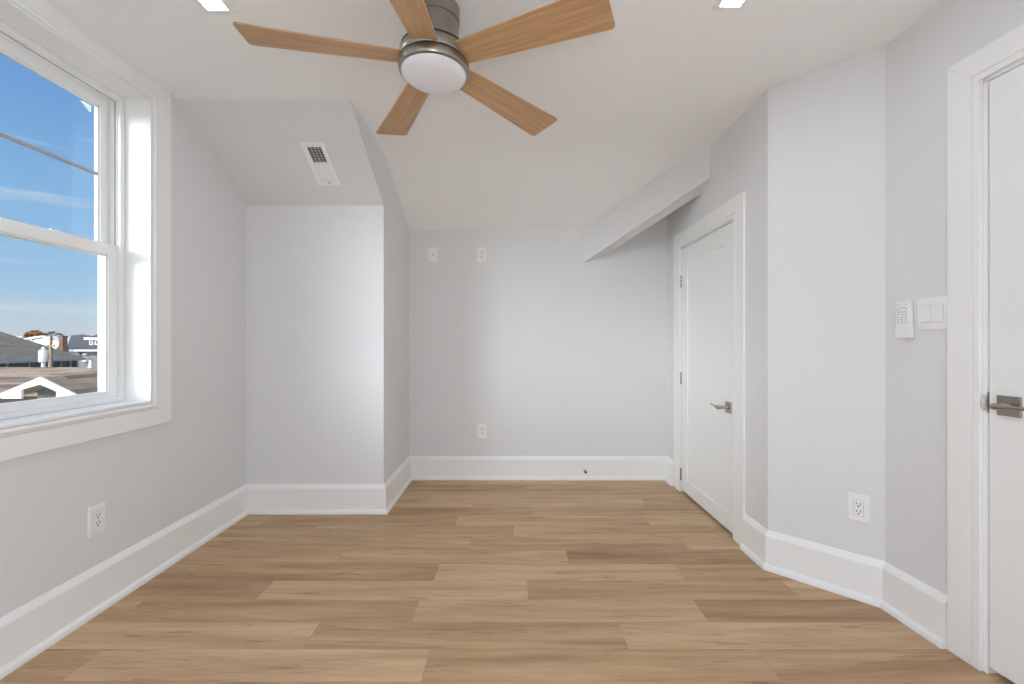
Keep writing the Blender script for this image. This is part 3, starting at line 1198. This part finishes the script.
# low hazy shore along the horizon
b = MB()
random.seed(3)
xs = [-1150 + 45 * k for k in range(34)]
for x0, x1 in zip(xs, xs[1:]):
    pass
top = [8.5 + 4 * math.sin(.013 * x + 1) + random.uniform(-1, 1) for x in xs]
b.prism([(x, 760, z) for x, z in zip(xs, top)] + [(xs[-1], 760, GZ), (xs[0], 760, GZ)],
        [(x, 860, z) for x, z in zip(xs, top)] + [(xs[-1], 860, GZ), (xs[0], 860, GZ)])
tag(b.build('hills', 'hills'), 'low bluish shore line on the horizon', 'shore', kind='structure')


def roof_slab(b, quad, t=.12):
    """sloping slab: quad of points, thickness straight down"""
    lo = [(p[0], p[1], p[2] - t) for p in quad]
    b.hexa(lo, [tuple(p) for p in quad])


# --- near house: brown shingles with a white gable porch
h1 = empty('house', (-20, 20, GZ))
tag(h1, 'near house with brown shingle roof and white trimmed gable', 'house')


def L(p, root):
    q = Vector(p) - root.location
    return (q.x, q.y, q.z)


ridge_d, eave_d = 24.0, 18.2
rl, rr_ = at(-60, 367, ridge_d), at(150, 367.5, ridge_d)
el, er = at(-60, 393.5, eave_d), at(190, 393.5, eave_d)
rr_.x = -14.0
el.x, er.x = rl.x, rr_.x
b = MB()
roof_slab(b, [L(el, h1), L(er, h1), L(rr_, h1), L(rl, h1)])
bl_, br_ = el.copy(), er.copy()
bl_.y = br_.y = 2 * ridge_d - eave_d
roof_slab(b, [L(rl, h1), L(rr_, h1), L(br_, h1), L(bl_, h1)])
b.build('roof', 'roof_brown', h1, uv=True)
b = MB()
g0, g1 = L(el, h1), L(er, h1)
ga, gb = L(at(2, 393, 18.1), h1)[0], L(at(80, 393, 18.1), h1)[0]
b.box(g0[0], ga, g0[1] - .13, g0[1], g0[2] - .17, g0[2] - .02)
b.build('gutter', 'fascia', h1)
MB().box(gb, g1[0], g0[1] - .13, g0[1], g0[2] - .17, g0[2] - .02).build('gutter', 'fascia', h1)
b = MB()
b.box(g0[0] + .3, g1[0] - .3, g0[1] + .5, g0[1] + 11.0, 0, g0[2] - .12)
b.build('wall', 'siding_tan', h1)
# gable: ridge runs back into the roof
gd = 16.6
ap, fl, fr_ = at(41, 377, gd), at(1.5, 393.6, gd), at(78.5, 395.2, gd)
depth = 4.2
b = MB()
for q in (fl, fr_):
    a_, q_ = Vector(L(ap, h1)), Vector(L(q, h1))
    e_ = q_ + (q_ - a_) * .02
    roof_slab(b, [(a_.x, a_.y + .02, a_.z - .02), (e_.x, e_.y + .02, e_.z - .02), (e_.x, e_.y + depth, e_.z - .02), (a_.x, a_.y + depth, a_.z - .02)], .06)
b.build('gable_roof', 'roof_brown', h1, uv=True)
bw = .24
for q, sgn in ((fl, -1), (fr_, 1)):
    b = MB()
    a_, q_ = Vector(L(ap, h1)), Vector(L(q, h1))
    y = a_.y
    poly = [(a_.x, a_.z), (q_.x, q_.z), (q_.x, q_.z - .10), (q_.x - sgn * .06, q_.z - bw * .75), (q_.x - sgn * .78, q_.z - bw * .75), (q_.x - sgn * .78, q_.z + .15),
            (a_.x, a_.z - bw * 1.1)]
    if sgn < 0:
        poly = poly[::-1]
    b.prism([(px, y - .05, pz) for px, pz in poly], [(px, y + .04, pz) for px, pz in poly])
    rk = b.build('rake_board', 'white_board', h1)
# soffit and recessed gable wall
a_ = Vector(L(ap, h1)); l_ = Vector(L(fl, h1)); r2_ = Vector(L(fr_, h1))
b = MB()
for q in (l_, r2_):
    roof_slab(b, [(a_.x, a_.y + .05, a_.z - .24), (q.x, q.y + .05, q.z - .10), (q.x, q.y + 1.0, q.z - .10), (a_.x, a_.y + 1.0, a_.z - .24)], .03)
b.build('soffit', 'soffit', h1)
b = MB()
yb = a_.y + .95
b.prism([(l_.x + .32, yb, 0), (r2_.x - .5, yb, 0), (r2_.x - .5, yb, r2_.z - .05), (a_.x, yb, a_.z - .25), (l_.x + .32, yb, l_.z - .05)],
        [(l_.x + .32, yb + 2.2, 0), (r2_.x - .5, yb + 2.2, 0), (r2_.x - .5, yb + 2.2, r2_.z - .05), (a_.x, yb + 2.2, a_.z - .25), (l_.x + .32, yb + 2.2, l_.z - .05)])
b.build('gable_wall', 'siding', h1)
b = MB()
c0, c1 = Vector(L(at(31, 404.5, gd), h1)), Vector(L(at(100, 404.5, gd), h1))
b.box(c0.x, c1.x, a_.y - .1, a_.y + .9, c0.z - .12, c0.z + .02)
b.build('porch_roof', 'white_board', h1)
# --- middle house: grey-brown hip roof, band of dark windows under the eave
h2 = empty('house', (-45, 40, GZ))
tag(h2, 'long house with grey-brown hip roof and dark window band', 'house')
HX, HY0, HY1 = -40.4, 27.0, 42.0                       # eave line runs away from us along y
HZ = EYE - 16.0 / F_PX * HY1 - GZ + .06
e0, e1 = Vector((HX, HY0, HZ + GZ)), Vector((HX, HY1, HZ + GZ))
r1 = at(-3, 330.5, 41.5)
r0 = Vector((r1.x, 30.0, r1.z))
e0, e1, r0, r1 = [Vector(L(p, h2)) for p in (e0, e1, r0, r1)]
f0, f1 = e0.copy(), e1.copy()
f0.x = f1.x = 2 * r1.x - e0.x
r0.y, r1.y = e0.y + 3, e1.y - .5
b = MB()
b.add([e0, e1, f1, f0, r0, r1, *[(p.x, p.y, p.z - .1) for p in (e0, e1, f1, f0)]],
      [(0, 1, 5, 4), (1, 2, 5), (2, 3, 4, 5), (3, 0, 4), (0, 6, 7, 1), (1, 7, 8, 2), (2, 8, 9, 3), (3, 9, 6, 0), (6, 9, 8, 7)])
b.build('roof', 'roof_grey', h2, uv=True)
b = MB()
b.box(e0.x - .05, e0.x + .12, e0.y - .1, e1.y + .1, e0.z - .24, e0.z - .01)
b.box(f0.x, e0.x + .1, e1.y - .05, e1.y + .1, e0.z - .24, e0.z - .01)
b.build('fascia', 'fascia', h2)
b = MB()
b.box(f0.x + .5, e0.x - .4, e0.y + .5, e1.y - .5, 0, e0.z - .15)
b.build('wall', 'siding', h2)
WX = HX - .4


def yw(px):
    return WX * F_PX / (px - 512) - h2.location.y


for x0, x1 in ((-32, -16), (-12, 4), (7.5, 27.5), (30, 40), (52.5, 59.5), (61.5, 69), (71, 76)):
    y0, y1 = yw(x0), yw(x1)
    fr2 = MB().box(e0.x - .42, e0.x - .34, y0 - .10, y1 + .10, e0.z - 1.25, e0.z - .22).build('window', 'fascia', h2)
    MB().box(e0.x - .40, e0.x - .32, y0, y1, e0.z - 1.15, e0.z - .28).build('pane', 'dark_glass', fr2)

# --- round white flue and the wooden post between the two roofs
fd = 27.0
base = at(43.5, 372, fd)
fz = base.z
fl_ = empty('roof_flue', (base.x, fd, fz))
tag(fl_, 'fat white round flue with small cap behind brown ridge', 'flue')
px = fd / F_PX
b = MB(); b.lathe([(3.4 * px, 10 * px), (3.7 * px, 11 * px), (3.7 * px, 21 * px), (2.7 * px, 22.2 * px)], 24)
b.build('drum', 'zinc', fl_)
b = MB(); b.lathe([(1.3 * px, 22.1 * px), (1.5 * px, 23.4 * px), (1.1 * px, 24.8 * px), (.3 * px, 25.4 * px)], 16)
b.build('cap', 'zinc', fl_)
b = MB(); b.lathe([(1.6 * px, GZ - fz), (1.6 * px, 11 * px)], 14)
b.build('stack', 'zinc', fl_)
pb = at(50.5, 372, 30.6)
po = empty('utility_post', (pb.x, 30.6, GZ))
tag(po, 'weathered wooden post beside the white flue', 'post')
tz = at(50.5, 336, 30.6).z - GZ
b = MB(); b.tube([(0, 0, 0), (.0, 0, tz * .6), (.03, 0, tz)], [.12, .11, .08], 12)
b.build('pole', 'post', po)
MB().box(-.28, .28, -.06, .06, tz - .75, tz - .62).build('cross_arm', 'post', po)
MB().box(-.20, .20, -.05, .05, tz - .30, tz - .22).build('cross_arm', 'post', po)

# --- white plumbing vent on the brown ridge
vb = at(90.2, 371, 23.6)
vp = empty('vent_pipe', (vb.x, 23.6, er.z + (rr_.z - er.z) * (23.6 - eave_d) / (ridge_d - eave_d) + .05))
tag(vp, 'slim white vent pipe on the brown roof ridge', 'vent pipe')
b = MB(); b.lathe([(.055, 0), (.055, .40), (.045, .40), (.045, .34)], 16)
b.build('pipe', 'white_board', vp)
b = MB(); b.lathe([(.14, .0), (.07, .06), (.056, .08)], 16)
b.build('flashing', 'zinc', vp)

# --- right house: slate roof, white eave, grey siding, upper dormer
h3 = empty('house', (-46, 50, GZ))
tag(h3, 'grey house with dark slate roof and white dormer trim', 'house')
ed3 = 46.0
e0, e1 = Vector(L(at(66, 349.5, ed3), h3)), Vector(L(at(135, 349.5, ed3), h3))
r0, r1 = Vector(L(at(71, 335.5, 51), h3)), Vector(L(at(140, 335.5, 51), h3))
r1.z = r0.z
b = MB()
f0, f1 = e0.copy(), e1.copy()
f0.y = f1.y = e0.y + 10
f0.x -= 9.6
f1.x -= 9.0
b.add([e0, e1, f1, f0, r0, r1, *[(p.x, p.y, p.z - .1) for p in (e0, e1, f1, f0)]],
      [(0, 1, 5, 4), (1, 2, 5), (2, 3, 4, 5), (3, 0, 4), (0, 6, 7, 1), (1, 7, 8, 2), (2, 8, 9, 3), (3, 9, 6, 0), (6, 9, 8, 7)])
b.build('roof', 'roof_slate', h3, uv=True)
b = MB(); b.box(e0.x - .1, e1.x, e0.y - .15, e0.y + .05, e0.z - .20, e0.z + .0)
b.build('fascia', 'white_board', h3)
b = MB(); b.box(e0.x + .5, e1.x - .4, e0.y + .4, e0.y + 9.5, 0, e0.z - .15)
b.build('wall', 'siding', h3)
b = MB()
q = Vector(L(at(73, 351, ed3), h3)); b.box(q.x, q.x + .45, e0.y + .1, e0.y + .4, e0.z - .62, e0.z - .2)
q = Vector(L(at(78, 352, ed3), h3)); b.box(q.x, e1.x - .4, e0.y + .32, e0.y + .4, e0.z - .55, e0.z - .2)
b.build('frieze_board', 'fascia', h3)
q = Vector(L(at(83.3, 359.5, ed3), h3))
MB().box(q.x - .22, q.x + .22, e0.y + .1, e0.y + .4, q.z - .24, q.z + .24).build('wall_box', 'white_board', h3)
q = Vector(L(at(83.3, 354.5, ed3), h3))
MB().box(q.x - .17, q.x + .17, e0.y + .1, e0.y + .4, q.z - .06, q.z + .09).build('wall_lamp', 'white_board', h3)
# dormer
d0, d1 = Vector(L(at(88, 338, 47.5), h3)), Vector(L(at(120, 338, 47.5), h3))
zb = Vector(L(at(88, 345, 47.5), h3)).z
dz = Vector(L(at(88, 330, 47.5), h3)).z
b = MB(); b.box(d0.x + .25, d1.x - .25, d0.y, d0.y + 2.6, zb - .4, d0.z)
dw = b.build('dormer_wall', 'siding', h3)
b = MB()
xm = (d0.x + d1.x) / 2
b.add([(d0.x, d0.y - .35, d0.z), (d1.x, d0.y - .35, d0.z), (d1.x, d0.y + 3, d0.z), (d0.x, d0.y + 3, d0.z), (d0.x + 1.4, d0.y + 1.2, dz), (d1.x - 1.4, d0.y + 1.2, dz)],
      [(0, 1, 5, 4), (1, 2, 5), (2, 3, 4, 5), (3, 0, 4), (0, 3, 2, 1)])
b.build('dormer_roof', 'roof_slate', h3, uv=True)
b = MB(); b.box(d0.x - .05, d1.x + .05, d0.y - .42, d0.y - .33, d0.z - .17, d0.z + .03)
b.build('dormer_fascia', 'white_board', h3)
for x0, x1 in ((89, 92), (95, 101)):
    q0, q1 = L(at(x0, 342, 47.4), h3), L(at(x1, 342, 47.4), h3)
    w_ = MB().box(q0[0], q1[0], d0.y - .06, d0.y + .02, zb + .02, d0.z - .22).build('dormer_window', 'white_board', h3)
    MB().box(q0[0] + .09, q1[0] - .09, d0.y - .075, d0.y - .03, zb + .10, d0.z - .30).build('pane', 'dark_glass', w_)

# --- far white house with a brick chimney in front
h4 = empty('house', (-70, 66, GZ))
tag(h4, 'far white gabled house behind the hip roof', 'house')
hd = 66.0
b = MB()
p = [L(at(22, 338, hd), h4), L(at(62, 338, hd), h4)]
zt, ze = Vector(L(at(40, 336.5, hd), h4)).z, Vector(L(at(40, 344, hd), h4)).z
b.prism([(p[0][0], 0, 0), (p[1][0], 0, 0), (p[1][0], 0, ze), (p[0][0] + 3.4, 0, zt), (p[0][0], 0, zt - .3)],
        [(p[0][0], 7, 0), (p[1][0], 7, 0), (p[1][0], 7, ze), (p[0][0] + 3.4, 7, zt), (p[0][0], 7, zt - .3)])
b.build('wall', 'ext_white', h4)
b = MB()
roof_slab(b, [(p[0][0] + 3.3, -.4, zt + .15), (p[1][0] + .5, -.4, ze + .05), (p[1][0] + .5, 7.3, ze + .05), (p[0][0] + 3.3, 7.3, zt + .15)], .2)
roof_slab(b, [(p[0][0] - .4, -.4, zt - .45), (p[0][0] + 3.4, -.4, zt + .15), (p[0][0] + 3.4, 7.3, zt + .15), (p[0][0] - .4, 7.3, zt - .45)], .2)
b.build('roof', 'white_board', h4)
q = Vector(L(at(30, 341, hd), h4))
w_ = MB().box(q.x - .5, q.x + .5, -.08, .02, q.z - .5, q.z + .4).build('window', 'fascia', h4)
MB().box(q.x - .4, q.x + .4, -.1, -.02, q.z - .42, q.z + .32).build('pane', 'dark_glass', w_)

cb = at(63, 350, 44.6)
ch = empty('chimney', (cb.x, 44.6, GZ))
tag(ch, 'tan brick chimney left of the slate roof', 'chimney')
ct = at(63, 336, 44.6).z - GZ
b = MB(); b.box(-.20, .20, -.25, .25, 0, ct - .1); b.box(-.34, .30, -.3, .3, 0, at(63, 346.5, 44.6).z - GZ)
b.build('stack', 'brick', ch, uv=True)
b = MB(); b.box(-.25, .25, -.3, .3, ct - .12, ct)
b.build('crown', 'siding_tan', ch)

h5 = empty('house', (-100, 92, GZ))
tag(h5, 'farthest small house with dark roof and white gable', 'house')
q0, q1 = Vector(L(at(58, 340, 92), h5)), Vector(L(at(85, 340, 92), h5))
zt, ze = Vector(L(at(70, 336.8, 92), h5)).z, Vector(L(at(70, 340, 92), h5)).z
b = MB(); b.box(q0.x + .3, q1.x - .3, .3, 7.7, 0, ze); b.build('wall', 'siding_tan', h5)
b = MB()
b.add([(q0.x, 0, ze), (q1.x, 0, ze), (q1.x, 8, ze), (q0.x, 8, ze), (q0.x + 1, 4, zt), (q1.x - 1, 4, zt)], [(0, 1, 5, 4), (1, 2, 5), (2, 3, 4, 5), (3, 0, 4), (0, 3, 2, 1)])
b.build('roof', 'roof_slate', h5, uv=True)
gq = Vector(L(at(71, 338, 91), h5))
b = MB(); b.prism([(gq.x - .9, -.6, ze), (gq.x + .9, -.6, ze), (gq.x, -.6, ze + .55)], [(gq.x - .9, 2, ze), (gq.x + .9, 2, ze), (gq.x, 2, ze + .55)])
b.build('dormer', 'white_board', h5)


# --- two far trees
def tree(pxc, pyt, d, halfw, label, mat, n, seed):
    rnd = random.Random(seed)
    p = at(pxc, pyt, d)
    root = empty('tree', (p.x, d, GZ))
    tag(root, label, 'tree')
    hgt = p.z - GZ
    b = MB()
    b.tube([(0, 0, 0), (.1, 0, hgt * .4), (0, 0, hgt * .8)], [.4, .3, .12], 8)
    for k in range(7):
        a = rnd.uniform(0, 6.28)
        b.tube([(0, 0, hgt * (.45 + .03 * k)), (math.cos(a) * halfw * .7, math.sin(a) * halfw * .5, hgt * (.7 + .03 * k))], [.12, .04], 6)
    b.build('trunk', 'bark', root)
    b = MB()
    for k in range(n):
        while True:
            u, v, w = rnd.uniform(-1, 1), rnd.uniform(-1, 1), rnd.uniform(-.9, 1)
            if u * u + v * v + w * w < 1:
                break
        c = Vector((u * halfw, v * halfw * .7, hgt * .72 + w * hgt * .28))
        s = rnd.uniform(.22, .5)
        e = Vector((rnd.uniform(-1, 1), rnd.uniform(-1, 1), rnd.uniform(-1, 1))).normalized()
        f = e.orthogonal().normalized()
        g = e.cross(f)
        b.add([c + f * s, c + g * s * .6, c - f * s, c - g * s * .6], [(0, 1, 2, 3)])
    b.build('foliage', mat, root)


tree(36, 330.8, 84, 2.4, 'far rust-brown autumn tree above the hip roof', 'leaf_rust', 1500, 5)
tree(52, 331.8, 96, 3.2, 'far bare greyish tree right of the rust tree', 'leaf_bare', 700, 9)
tree(82, 334.5, 110, 3.4, 'far dark bare tree behind the slate roof', 'leaf_bare', 900, 12)
